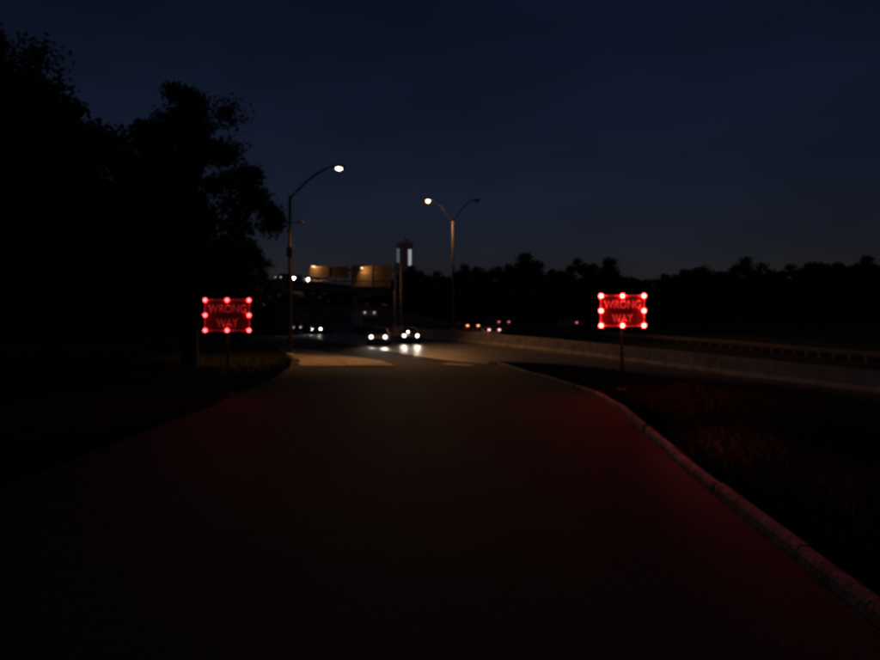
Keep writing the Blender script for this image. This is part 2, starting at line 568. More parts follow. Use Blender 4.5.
# outer guard rail of the far carriageway
gl = [(x, y, h1(x, y)) for x, y in offs(-16.5, 10, 130)]
gr = thing('guard_rail', 'low steel guard rail on the far verge beyond the bright right sign', 'guard rail', gl[0])
og = Vector(gl[0])
for i in range(0, len(gl), 1):
    p = Vector(gl[i]) - og
    MB().box((p.x, p.y, p.z + 0.33), (0.1, 0.14, 0.8)).build('post', M['weathered'], gr)
for i in range(0, len(gl) - 1, 3):
    seg = [Vector(g) - og for g in gl[i:i + 4]]
    if len(seg) < 2: break
    mb = MB(); prof = [(0.0, 0.45), (-0.05, 0.51), (-0.05, 0.56), (0, 0.60), (-0.05, 0.66), (-0.05, 0.71), (0, 0.77)]
    rings = []
    for j, p in enumerate(seg):
        t = (seg[min(j + 1, len(seg) - 1)] - seg[max(j - 1, 0)]); t.z = 0; t.normalize()
        nr = Vector((-t.y, t.x, 0))
        rings.append([p + nr * (0.08 - u) + Vector((0, 0, v)) for u, v in prof])
    k = len(prof)
    mb.add([v for r in rings for v in r], [(a * k + b, a * k + b + 1, (a + 1) * k + b + 1, (a + 1) * k + b) for a in range(len(rings) - 1) for b in range(k - 1)])
    mb.build('rail', M['weathered'], gr)

# retaining wall on the outside of the far bend
wl = [(x, y, h1(x, y)) for x, y in offs(-14.2, 112, len(FC) - 6)]
rw = thing('retaining_wall', 'brownish retaining wall behind the oncoming car on the far bend', 'wall', wl[0])
ow = Vector(wl[0])
nW = len(wl)
for i in range(0, nW - 2, 2):
    s = [Vector(p) - ow for p in wl[i:i + 3]]
    hh = [1.2 + 3.6 * smooth((i + j) / 26.0) for j in range(len(s))]
    mb = MB()
    for j in range(len(s) - 1):
        a, b = s[j], s[j + 1]
        t = (b - a).normalized(); nr = Vector((t.y, -t.x, 0)) * 0.35
        a2 = a + t * 0.03 if j == 0 else a
        b2 = b - t * 0.03 if j == len(s) - 2 else b
        up = Vector((0, 0, 1))
        mb.hexa([a2 - up * 0.3, b2 - up * 0.3, b2 + nr - up * 0.3, a2 + nr - up * 0.3],
                [a2 + up * hh[j], b2 + up * hh[j + 1], b2 + nr + up * hh[j + 1], a2 + nr + up * hh[j]])
    mb.build('wall_panel', M['wallc'], rw)
    mb = MB()
    for j in range(len(s) - 1):
        a, b = s[j], s[j + 1]
        t = (b - a).normalized(); nr = Vector((t.y, -t.x, 0))
        up = Vector((0, 0, 1))
        mb.hexa([a - nr * 0.12 + up * (hh[j] + 0.003), b - nr * 0.12 + up * (hh[j + 1] + 0.003), b + nr * 0.5 + up * (hh[j + 1] + 0.003), a + nr * 0.5 + up * (hh[j] + 0.003)],
                [a - nr * 0.12 + up * (hh[j] + 0.3), b - nr * 0.12 + up * (hh[j + 1] + 0.3), b + nr * 0.5 + up * (hh[j + 1] + 0.3), a + nr * 0.5 + up * (hh[j] + 0.3)])
    mb.build('coping', M['concrete'], rw)

# ------------------------------------------------------------------ flyover
FP = catmull(np.array([(30, 232, 12.4), (3, 203, 12.3), (-14, 178, 12.1), (-24, 156, 11.85), (-30, 138, 11.5), (-35.5, 122, 10.9), (-48, 107, 10.2), (-72, 97, 9.3), (-108, 92, 8.2)], float), 8)
fo = thing('flyover', 'dark flyover bridge crossing high behind the left lamp post', 'bridge', (-34, 129, h1(-34, 129)))
of = Vector(fo.location)
ft = np.gradient(FP[:, :2], axis=0); ft /= np.linalg.norm(ft, axis=1)[:, None]


def fsec(prof, name, m, i0=0, i1=None):
    k = len(prof); rings = []
    for i in range(i0, len(FP) if i1 is None else i1):
        p = Vector(FP[i]) - of; nr = Vector((ft[i, 1], -ft[i, 0], 0))
        rings.append([p + nr * u + Vector((0, 0, v)) for u, v in prof])
    mb = MB()
    fs = [(i * k + j, i * k + (j + 1) % k, (i + 1) * k + (j + 1) % k, (i + 1) * k + j) for i in range(len(rings) - 1) for j in range(k)]
    fs += [tuple(range(k)), tuple((len(rings) - 1) * k + j for j in range(k))]
    mb.add([v for r in rings for v in r], fs)
    return mb.build(name, m, fo)


fsec([(-4.6, -0.28), (4.6, -0.28), (4.6, 0), (-4.6, 0)], 'deck', M['concrete'])
for u in (-3.2, 0, 3.2):
    fsec([(u - 0.3, -1.6), (u + 0.3, -1.6), (u + 0.3, -0.283), (u - 0.3, -0.283)], 'girder', M['concrete'])
for s in (-1, 1):
    fsec([(s * 4.55 - 0.13, 0.003), (s * 4.55 + 0.13, 0.003), (s * 4.55 + 0.13, 0.15), (s * 4.55 - 0.13, 0.15)], 'parapet', M['concrete'])
    for zz in (0.40, 0.9):
        fsec([(s * 4.55 - 0.03, zz), (s * 4.55 + 0.03, zz), (s * 4.55 + 0.03, zz + 0.05), (s * 4.55 - 0.03, zz + 0.05)], 'hand_rail', M['dark_steel'])
    for i in range(0, len(FP)):
        p = Vector(FP[i]) - of; nr = Vector((ft[i, 1], -ft[i, 0], 0)) * s * 4.55
        MB().box((p.x + nr.x, p.y + nr.y, p.z + 0.5), (0.06, 0.06, 0.75), math.atan2(ft[i, 1], ft[i, 0])).build('rail_post', M['dark_steel'], fo)
for i in (6, 14, 22, 38, 46):
    p = Vector(FP[i]); hz = h1(p.x, p.y)
    mb = MB(); mb.tube([(p.x - of.x, p.y - of.y, hz - of.z - 0.4), (p.x - of.x, p.y - of.y, p.z - of.z - 2.45)], 0.75, 14)
    c = mb.build('pier', M['concrete'], fo, smooth=False)
    MB().box((p.x - of.x, p.y - of.y, p.z - of.z - 2.03), (1.5, 8.0, 0.84), math.atan2(ft[i, 1], ft[i, 0])).build('pier_cap', M['concrete'], fo)

# ------------------------------------------------------------------ street lamps
def spot(name, parent, loc, direction, energy, size, col, blend=0.5, rad=0.12):
    l = bpy.data.lights.new(name, 'SPOT')
    l.energy = energy; l.spot_size = R(size); l.spot_blend = blend; l.color = col; l.shadow_soft_size = rad
    o = bpy.data.objects.new(name, l)
    C.objects.link(o)
    o.parent = parent
    o.location = loc
    o.rotation_euler = Vector(direction).to_track_quat('-Z', 'Y').to_euler()
    return o


def cobra(parent, tip, ux, lens_mat, name='lamp_head'):
    """Cobra head luminaire reaching out along ux from the arm's end."""
    ux = Vector(ux).normalized(); uy = Vector((-ux.y, ux.x, 0)); tip = Vector(tip)
    st = [(-0.05, 0.05, 0.05, 0.06), (0.10, 0.10, 0.09, 0.07), (0.30, 0.17, 0.15, 0.09), (0.55, 0.19, 0.16, 0.09), (0.75, 0.13, 0.10, 0.07), (0.80, 0.05, 0.04, 0.04)]
    mb = MB(); rings = []
    for d, hw, up, dn in st:
        ring = []
        for k in range(12):
            a = 2 * math.pi * k / 12
            ring.append(tip + ux * d + uy * (hw * math.cos(a)) + Vector((0, 0, (up if math.sin(a) > 0 else dn * 0.6) * math.sin(a))))
        rings.append(ring)
    n = 12
    fs = [(i * n + k, i * n + (k + 1) % n, (i + 1) * n + (k + 1) % n, (i + 1) * n + k) for i in range(len(rings) - 1) for k in range(n)]
    fs += [tuple(range(n)), tuple((len(rings) - 1) * n + k for k in range(n))]
    mb.add([v for r in rings for v in r], fs)
    hd = mb.build(name, M['steel'], parent, smooth=True)
    c = tip + ux * 0.45 + Vector((0, 0, -0.045))
    MB().dome(c, 0.17 if lens_mat.name.endswith('pale') else 0.19, (0, 0, -1), 0.6 if lens_mat.name.endswith('pale') else 1.2).build('lens', lens_mat, hd, smooth=True)
    return c


SOD = (1.0, 0.44, 0.13)


def street_lamp(label, base, arms, pole_h, m, r0=0.12):
    t = thing('street_lamp', label, 'street lamp', base)
    MB().tube([(0, 0, 0), (0, 0, 0.25), (0, 0, 0.27)], [0.24, 0.22, 0.13], 10).build('base', M['concrete'], t)
    MB().tube([(0, 0, 0.2), (0, 0, pole_h * 0.5), (0, 0, pole_h)], [r0, r0 * 0.82, r0 * 0.62], 10).build('pole', m, t, smooth=True)
    for dx, dy, rise, lens, power, size, aim in arms:
        L = math.hypot(dx, dy); ux = Vector((dx / L, dy / L, 0))
        pts = []
        for k in range(9):
            s = k / 8
            pts.append(ux * (L - 0.45) * s + Vector((0, 0, pole_h - 0.15 + (rise + 0.15) * (1 - (1 - s) ** 1.5))))
        MB().tube(pts, [0.055] * 8 + [0.045], 8).build('arm', M['dark_steel'], t, smooth=True)
        # tie rod below the arm
        c = cobra(t, pts[-1], ux, M[lens])
        if power > 0:
            spot('lamp_light', t, c + Vector((0, 0, -0.16)), aim, power, size, SOD, 1.0)
    return t


p = pt(290, 300, 32); b = (p.x, 32.0, h1(p.x, 32.0))
top = pt(290, 196, 32).z - b[2]; hd = pt(340, 170, 32)
lampL = street_lamp('tall dark street lamp with one upswept arm beside the left trees', b,
                    [(hd.x - p.x, -0.3, hd.z - b[2] - top + 0.05, 'sodium_w', 2300, 92, (0.0, -0.16, -1))], top, M['dark_steel'])
zc = pt(290, 223, 32).z - b[2]
MB().tube([(0, 0, zc), (0.42, 0, zc + 0.03)], 0.025, 6).build('bracket', M['dark_steel'], lampL)
MB().box((0.56, -0.02, zc + 0.03), (0.26, 0.15, 0.15)).build('camera_box', M['steel'], lampL, bevel=0.02)
MB().box((0, 0, zc - 1.5), (0.3, 0.28, 0.5)).build('control_cabinet', M['dark_steel'], lampL, bevel=0.02)

# twin-armed lamp on the median
i455 = min(range(len(FC)), key=lambda i: abs((FC[i, 0] / FC[i, 1]) * F + CX - 455) if 20 < FC[i, 1] < 200 else 1e9)
mx_, my_, mz_ = FC[i455]
mtop = EYE + (HY - 221) * my_ / F
ml = EYE + (HY - 201) * my_ / F
b = (mx_, my_, mz_ + BARH - 0.03)
arm = 25 * my_ / F
street_lamp('twin armed street lamp on the median, only its left lamp lit', b,
            [(-arm, 0.0, ml - mtop + 0.1, 'sodium', 26000, 112, (0.84, -1.05, -0.92)), (arm * 0.95, 0.0, ml - mtop + 0.05, 'off', 0, 0, None)],
            mtop - b[2], M['weathered'], 0.15)

# ------------------------------------------------------------------ overhead sign gantry on the median
ig = min(range(len(FC)), key=lambda i: abs((FC[i, 0] / FC[i, 1]) * F + CX - 400) if 40 < FC[i, 1] < 110 else 1e9)
gx, gy, gz = FC[ig]
gb = gz + BARH - 0.03
PX = gy / F
ga = thing('sign_gantry', 'cantilever sign gantry on twin posts carrying two panels lit orange', 'sign gantry', (gx, gy, gb))


def gz_(py): return EYE + (HY - py) * PX - gb
def gx_(px): return (px - CX) * PX - gx


zt = gz_(268.0)
for px in (395.2, 401.2):
    x = gx_(px)
    MB().box((x, 0, 0.1), (0.5, 0.5, 0.2)).build('post_base', M['concrete'], ga, bevel=0.02)
    MB().tube([(x, 0, 0.2), (x, 0, gz_(262))], 0.18, 12).build('post', M['pale_post'], ga, smooth=True)
for k, zz in enumerate((gz_(270), gz_(281))):
    for dy in (-0.0, 0.8):
        MB().tube([(gx_(402), dy, zz), (gx_(308), dy, zz)], 0.075, 8).build('chord', M['steel'], ga)
n = 10
for k in range(n):
    xa = gx_(308 + 92 * k / n); xb = gx_(308 + 92 * (k + 1) / n)
    z0, z1 = gz_(270), gz_(281)
    MB().tube([(xa, 0, z0 if k % 2 else z1), (xb, 0, z1 if k % 2 else z0)], 0.04, 6).build('brace', M['steel'], ga)
    MB().tube([(xa, 0, z0), (xa, 0.8, z1)], 0.035, 6).build('brace', M['steel'], ga)
for (x0, x1, y0, y1, nbar) in ((308.5, 348.5, 266.5, 277.5, 2), (352, 391.5, 265.5, 287.5, 4)):
    xa, xb, za, zb = gx_(x0), gx_(x1), gz_(y1), gz_(y0)
    nz = max(2, round((xb - xa) / 0.8))
    pan = MB().box(((xa + xb) / 2, -0.16, (za + zb) / 2), (xb - xa, 0.03, zb - za)).build('sign_panel', M['alu'], ga)
    for j in range(nbar):
        zz = za + (zb - za) * (0.06 + 0.88 * j / (nbar - 1))
        MB().box(((xa + xb) / 2, -0.215, zz), (xb - xa - 0.06, 0.07, 0.09)).build('stiffener', M['steel'], pan)
    for xx in (xa + 0.25, (xa + xb) / 2, xb - 0.25):
        MB().box((xx, -0.29, (za + zb) / 2), (0.09, 0.08, zb - za + 0.12)).build('hanger', M['steel'], pan)
# sign lamps held out on short arms
for k, (px, py) in enumerate(((315, 267.5), (363, 269))):
    x, z = gx_(px), gz_(py)
    MB().tube([(x, -0.1, z + 0.25), (x, -0.55, z + 0.30), (x, -0.9, z + 0.16)], 0.03, 6).build('lamp_arm', M['steel'], ga)
    lf = MB().box((x, -0.95, z + 0.12), (0.42, 0.2, 0.12)).build('sign_lamp', M['steel'], ga, bevel=0.02)
    MB().box((x, -0.95, z + 0.03), (0.36 if k == 0 else 0.26, 0.16, 0.055)).build('lens', M['signlamp'], lf)
    spot('lamp_light', ga, (x, -0.95, z - 0.03), (0.5, 0.85, -0.55) if k == 0 else (0.78, 0.5, -0.62), 85 if k == 0 else 130, 165, SOD, 0.6, 0.08)

# ------------------------------------------------------------------ far tower between trees and sky
tz = lambda py, d: EYE + (HY - py) * d / F
D = 700.0
tb = thing('tower_block', 'far tower block with two pale glowing strips above the sign gantry', 'building', ((405 - CX) * D / F, D, 0))
hT = tz(243, D); wT = 15 * D / F
MB().box((0, 0, hT / 2 - 2), (wT, 14, hT + 4)).build('wall', M['tower'], tb)
MB().box((1.5, 0, hT + 3.0), (4.0, 6, 2.0)).build('roof_plant', M['tower'], tb)
for px, wpx, y0, y1, mm in ((398.6, 2.6, 249, 263, 'strip_dim'), (410.2, 2.8, 250, 266, 'strip')):
    x = (px - 405) * D / F
    nfl = 6
    for k in range(nfl):
        za = tz(y1, D) + (tz(y0, D) - tz(y1, D)) * k / nfl; zb = tz(y1, D) + (tz(y0, D) - tz(y1, D)) * (k + 1) / nfl - 0.5
        MB().box((x, -7.1, (za + zb) / 2), (wpx * D / F, 0.3, zb - za)).build('window', M[mm], tb)

# ------------------------------------------------------------------ wrong way signs
def word(text, wd, ht, m):
    cu = bpy.data.curves.new('lettering', 'FONT')
    cu.body = text; cu.size = 1.0; cu.offset = 0.018; cu.extrude = 0.0; cu.space_character = 1.08
    ob = bpy.data.objects.new('lettering_source', cu)
    C.objects.link(ob)
    bpy.context.view_layer.update()
    me = bpy.data.meshes.new_from_object(ob.evaluated_get(bpy.context.evaluated_depsgraph_get()))
    bpy.data.objects.remove(ob)
    bm = bmesh.new(); bm.from_mesh(me)
    g = bmesh.ops.extrude_face_region(bm, geom=list(bm.faces))
    vv = [v for v in g['geom'] if isinstance(v, bmesh.types.BMVert)]
    bmesh.ops.translate(bm, verts=vv, vec=(0, 0, 0.01))
    xs = [v.co.x for v in bm.verts]; ys = [v.co.y for v in bm.verts]
    cx, cy = (min(xs) + max(xs)) / 2, (min(ys) + max(ys)) / 2
    sx, sy = wd / (max(xs) - min(xs)), ht / (max(ys) - min(ys))
    for v in bm.verts:
        v.co = Vector(((v.co.x - cx) * sx, -v.co.z * 0.4, (v.co.y - cy) * sy))
    bmesh.ops.recalc_face_normals(bm, faces=bm.faces)
    bm.to_mesh(me); bm.free()
    me.materials.clear(); me.materials.append(m)
    me.name = 'lettering'
    return me


def rrect(w_, h_, r, n=5):
    out = []
    for cx, cy, a0 in ((w_ / 2 - r, h_ / 2 - r, 0), (-w_ / 2 + r, h_ / 2 - r, 90), (-w_ / 2 + r, -h_ / 2 + r, 180), (w_ / 2 - r, -h_ / 2 + r, 270)):
        for k in range(n + 1):
            a = R(a0 + 90 * k / n)
            out.append((cx + r * math.cos(a), cy + r * math.sin(a)))
    return out


WRONG = word('WRONG', 0.88, 0.195, M['sign_white'])
WAY = word('WAY', 0.50, 0.195, M['sign_white'])
SW, SH = 1.085, 0.78


def wrong_way(label, px, py, d, led, yaw, beam, aim):
    c = pt(px, py, d)
    g = h1(c.x, d + 0.06)
    t = thing('wrong_way_sign', label, 'road sign', (c.x, d + 0.06, g), yaw)
    zc = c.z - g
    MB().box((0, 0.045, (zc + 0.42) / 2 - 0.1), (0.06, 0.06, zc + 0.42 + 0.2)).build('post', M['black_post'], t, bevel=0.006)
    MB().box((0, 0.045, 0.03), (0.22, 0.22, 0.06)).build('post_base', M['concrete'], t, bevel=0.015)
    for z in (zc + 0.22, zc - 0.22):
        MB().box((0, 0.0065, z), (0.5, 0.017, 0.05)).build('bracket', M['steel'], t)
    out = rrect(SW, SH, 0.045)
    n = len(out)
    mb = MB()
    mb.add([(x, -0.006, z + zc) for x, z in out] + [(x, -0.002, z + zc) for x, z in out],
           [tuple(range(n)), tuple(range(2 * n - 1, n - 1, -1))] + [(k, (k + 1) % n, n + (k + 1) % n, n + k) for k in range(n)])
    mb.build('sign_panel', M['sign_red'], t)
    a = rrect(SW - 0.03, SH - 0.03, 0.04); b_ = rrect(SW - 0.075, SH - 0.075, 0.03)
    mb = MB()
    mb.add([(x, -0.0085, z + zc) for x, z in a] + [(x, -0.0085, z + zc) for x, z in b_], [(k, (k + 1) % n, n + (k + 1) % n, n + k) for k in range(n)])
    mb.build('border', M['sign_white'], t)
    link_mesh('lettering', WRONG, t, (0, -0.0075, zc + 0.152))
    link_mesh('lettering', WAY, t, (0, -0.0075, zc - 0.178))
    sp = SW / 2 - 0.034; sv = SH / 2 - 0.034
    for x, z in ((-1, 1), (0, 1), (1, 1), (-1, 0), (1, 0), (-1, -1), (0, -1), (1, -1)):
        bz = MB().tube([(x * sp, -0.009, zc + z * sv), (x * sp, -0.024, zc + z * sv)], 0.054, 16).build('lamp_bezel', M['bezel'], t)
        MB().dome((x * sp, -0.025, zc + z * sv), 0.041 if led == 'led_dim' else 0.047, (0, -1, 0), 0.8, 14, 5).build('led_lamp', M[led], bz, smooth=True)
    spot('added_red_beam', t, (0, -0.12, zc - 0.2), aim, beam, 18, (1.0, 0.09, 0.10), 1.0, 0.3)  # added red spot to redden the kerb and road, besides the sign's lamps
    return t


wrong_way('WRONG WAY sign edged by dimmer red lamps, left side under the dark trees', 226.5, 315.2, 14.6, 'led_dim', R(3), 14, (0.28, -1, -0.24))
wrong_way('WRONG WAY sign edged by dazzling red lamps, right side behind the kerb', 623, 310.7, 14.9, 'led', R(-3), 620, (-0.058, -1, -0.20))

# ------------------------------------------------------------------ vehicles (nose towards -Y, origin on the ground)
def wheel_meshes(r, wd):
    mb = MB(); n = 20
    prof = [(r * 0.62, -wd / 2), (r * 0.92, -wd / 2), (r, -wd * 0.36), (r, wd * 0.36), (r * 0.92, wd / 2), (r * 0.62, wd / 2)]
    for k in range(n):
        a = 2 * math.pi * k / n
        for q, x in prof: mb.v.append((x, q * math.cos(a), q * math.sin(a)))
    m = len(prof)
    for k in range(n):
        for j in range(m):
            mb.f.append((k * m + j, k * m + (j + 1) % m, ((k + 1) % n) * m + (j + 1) % m, ((k + 1) % n) * m + j))
    ty = mb.mesh('tyre', M['tyre'], True)
    mb = MB()
    mb.tube([(-wd * 0.42, 0, 0), (wd * 0.42, 0, 0)], r * 0.63, n)
    mb.tube([(-wd * 0.49, 0, 0), (wd * 0.49, 0, 0)], r * 0.16, 10)
    for k in range(5):
        a = 2 * math.pi * k / 5
        mb.tube([(wd * 0.45, 0, 0), (wd * 0.45, r * 0.58 * math.cos(a), r * 0.58 * math.sin(a))], r * 0.07, 5)
        mb.tube([(-wd * 0.45, 0, 0), (-wd * 0.45, r * 0.58 * math.cos(a), r * 0.58 * math.sin(a))], r * 0.07, 5)
    return ty, mb.mesh('rim', M['rim'])


WHEEL = wheel_meshes(0.33, 0.22)
WHEEL_BIG = wheel_meshes(0.48, 0.28)


def loft(st, n=None):
    """st: list of rings of equal length."""
    mb = MB(); k = len(st[0])
    fs = [(i * k + j, i * k + (j + 1) % k, (i + 1) * k + (j + 1) % k, (i + 1) * k + j) for i in range(len(st) - 1) for j in range(k)]
    fs += [tuple(range(k)), tuple((len(st) - 1) * k + j for j in range(k))]
    mb.add([v for r in st for v in r], fs)
    return mb


CARS = {
    # length profile (y, sill z, belt z, half width), cabin (y0 base front, y0 roof front, roof rear, base rear, roof z, half width roof)
    'sedan': dict(body=[(-2.32, .34, .62, .70), (-2.22, .22, .72, .82), (-1.7, .2, .80, .88), (-.85, .2, .92, .91), (.3, .2, .95, .92), (1.3, .2, .96, .91), (2.0, .24, .97, .87), (2.28, .34, .92, .78)],
                  cab=(-.95, -.2, .85, 1.75, 1.43, .62, .80), hl=.66, wy=(-1.42, 1.38)),
    'suv': dict(body=[(-2.3, .40, .78, .74), (-2.22, .28, .90, .86), (-1.7, .26, 1.0, .91), (-.9, .26, 1.06, .94), (.4, .26, 1.08, .95), (1.5, .26, 1.08, .94), (2.15, .28, 1.06, .91), (2.3, .36, 1.0, .85)],
                cab=(-1.05, -.45, 1.65, 2.15, 1.74, .70, .86), hl=.80, wy=(-1.45, 1.42)),
    'van': dict(body=[(-2.7, .42, .95, .82), (-2.6, .3, 1.05, .94), (-2.1, .28, 1.2, .98), (-1.4, .28, 1.28, 1.0), (.4, .28, 1.3, 1.0), (2.0, .28, 1.3, 1.0), (2.6, .3, 1.3, .99), (2.68, .36, 1.26, .97)],
                cab=(-1.75, -1.0, 2.4, 2.62, 2.3, .86, .96), hl=.85, wy=(-1.7, 1.6)),
}


def make_car(kind, paint, label, loc, rz, front=None, rear=None, group=None, beams=0, high=None, hr=0.11, one=False):
    cf = CARS[kind]
    t = thing('van' if kind == 'van' else 'car', label, 'van' if kind == 'van' else 'car', loc, rz, group)
    st = []
    for y, z0, z1, hw in cf['body']:
        st.append([(-hw * .92, y, z0), (-hw, y, z0 + .16), (-hw * .99, y, (z0 + z1) / 2 + .06), (-hw * .93, y, z1 - .05), (-hw * .80, y, z1),
                   (hw * .80, y, z1), (hw * .93, y, z1 - .05), (hw * .99, y, (z0 + z1) / 2 + .06), (hw, y, z0 + .16), (hw * .92, y, z0)])
    loft(st).build('body', M[paint], t, smooth=False, bevel=0.015)
    y0, y1, y2, y3, zr, wr, wb = cf['cab']
    def belt(y): return float(np.interp(y, [s[0] for s in cf['body']], [s[2] for s in cf['body']])) - .03
    b0, b3 = belt(y0), belt(y3)
    q = {}
    q['fl'], q['fr'], q['rr'], q['rl'] = (-wb, y0, b0), (wb, y0, b0), (wb, y3, b3), (-wb, y3, b3)
    q['tfl'], q['tfr'], q['trr'], q['trl'] = (-wr, y1, zr - .05), (wr, y1, zr - .05), (wr, y2, zr - .04), (-wr, y2, zr - .04)
    MB().hexa([q['fl'], q['fr'], q['rr'], q['rl']], [q['tfl'], q['tfr'], q['trr'], q['trl']]).build('cabin', M[paint], t, bevel=0.04)
    MB().hexa([(-wr * .93, y1 + .06, zr - .052), (wr * .93, y1 + .06, zr - .052), (wr * .93, y2 - .06, zr - .045), (-wr * .93, y2 - .06, zr - .045)],
              [(-wr * .86, y1 + .14, zr), (wr * .86, y1 + .14, zr), (wr * .86, y2 - .12, zr), (-wr * .86, y2 - .12, zr)]).build('roof', M[paint], t, bevel=0.02)

    def pane(name, a, b, c, d, ins=.1, th=.012):
        a, b, c, d = map(Vector, (a, b, c, d)); m = (a + b + c + d) / 4
        P = [m + (v - m) * (1 - ins) for v in (a, b, c, d)]
        nr = (P[1] - P[0]).cross(P[3] - P[0]).normalized()
        if nr.dot(m - Vector((0, (y0 + y3) / 2, 1.1))) < 0: nr = -nr
        MB().hexa([v + nr * .003 for v in P], [v + nr * th for v in P]).build(name, M['glass'], t)
    pane('windshield', q['fl'], q['fr'], q['tfr'], q['tfl'])
    pane('rear_window', q['rl'], q['rr'], q['trr'], q['trl'], .16)
    for s in (-1, 1):
        def e(f, top):  # point along the side
            A, B = ((q['tfl'], q['trl']) if top else (q['fl'], q['rl']))
            v = Vector(A).lerp(Vector(B), f); v.x *= -s
            return v
        pane('side_window', e(.06, 0), e(.5, 0), e(.47, 1), e(.02, 1), .1)
        pane('side_window', e(.52, 0), e(.94, 0), e(.97, 1), e(.5, 1), .1)
        mz = belt(y0 + .25) + .1
        MB().box((s * (wb + .16), y0 + .3, mz), (.2, .09, .14)).build('mirror', M[paint], t, bevel=.02)
    yf = cf['body'][0][0]; yr = cf['body'][-1][0]; hl = cf['hl']; hwf = cf['body'][0][3]
    MB().box((0, yf - .015, .42), (hwf * 1.9, .10, .16)).build('bumper', M['trim'], t, bevel=.03)
    MB().box((0, yr + .015, .50), (hwf * 1.9, .10, .18)).build('bumper', M['trim'], t, bevel=.03)
    gl_ = MB()
    for k in range(4): gl_.box((0, yf - .006, hl - .10 + .045 * k), (hwf * .9, .03, .022))
    gl_.build('grille', M['chrome'], t)
    MB().box((0, yr + .072, .52), (.32, .012, .16)).build('number_plate', M['sign_white'], t)
    for s in (-1, 1):
        hx = s * (hwf - .12)
        MB().dome((hx, yf - .008, hl), hr, (0, -1, 0), .45, 14, 4).build('headlight', M[front] if front else M['off'], t, smooth=True)
        zt_ = cf['body'][-1][2] - .16
        if high: zt_ = high
        MB().box((s * (hwf - .10), yr + .025, zt_), (.24, .06, .14)).build('taillight', M[rear] if rear and not (one and s < 0) else M['off'], t, bevel=.015)
        if beams:
            spot('headlight_beam', t, (hx, yf - .14, hl), (0, -1, -.045), beams, 42, (1.0, .88, .72), .9, .06)
        for wy in cf['wy']:
            wh = empty('wheel'); wh.parent = t
            wh.location = (s * (cf['body'][3][3] - .10), wy, .33)
            link_mesh('tyre', WHEEL[0], wh); link_mesh('rim', WHEEL[1], wh)
    return t


def lane_place(px, d):
    x = (px - CX) * d / F
    o, z = road_sd(x, d)
    i = int(np.argmin((FC[:, 0] - x) ** 2 + (FC[:, 1] - d) ** 2))
    tx, ty = _T[i]
    return (x, d, h1(x, d)), math.atan2(tx * -1, ty), o[0]      # heading so that local +Y runs up the road


def on_road(kind, paint, label, px, d, face=None, **kw):
    loc, rz, o = lane_place(px, d)
    if face is not None: rz = face
    return make_car(kind, paint, label, (loc[0], loc[1], loc[2] + 0.002), rz, **kw)


ON = 'oncoming cars with their headlights on'
on_road('sedan', 'p_silver', 'car with bright headlights left of the gantry posts, nearest oncoming', 379.9, 54.0, R(2), front='head', beams=160, group=ON)
e3 = on_road('sedan', 'p_black', 'car with bright headlights and a small raised lamp below the gantry posts', 409.8, 57.5, R(5), front='head', beams=160, group=ON)
sl = MB().dome((-.22, -1.5, 1.0), .07, (0, -1, 0), .7, 12, 4).build('spot_lamp', M['head'], e3, smooth=True)
MB().tube([(-.22, -1.47, .8), (-.22, -1.47, .98)], .015, 6).build('lamp_stalk', M['trim'], e3)
on_road('sedan', 'p_grey', 'car with bright headlights far off by the brownish wall', 322.2, 80.0, R(-8), front='head', beams=240, group=ON)
on_road('sedan', 'p_blue', 'car with dim headlights farthest down the bend by the lamp post', 302.3, 100.0, R(-8), front='head_dim', group=ON)
AW = 'cars driving away beyond the barrier'
on_road('suv', 'p_maroon', 'car showing glowing amber lights just beyond the median barrier', 461.5, 66.0, rear='amber', high=1.42, group=AW).rotation_euler.z += math.pi
on_road('sedan', 'p_white', 'car with pinkish tail lights close behind the concrete barrier', 481.5, 63.0, rear='stop', high=1.12, group=AW).rotation_euler.z += math.pi
on_road('van', 'p_grey', 'van with high dim red tail lights, farther beyond the barrier', 495, 84.0, rear='tail_dim', high=1.62, group=AW).rotation_euler.z += math.pi
on_road('sedan', 'p_grey', 'car with one faint lamp left of the dazzling right sign', 568, 76.0, rear='tail_dim', one=True, group=AW).rotation_euler.z += math.pi


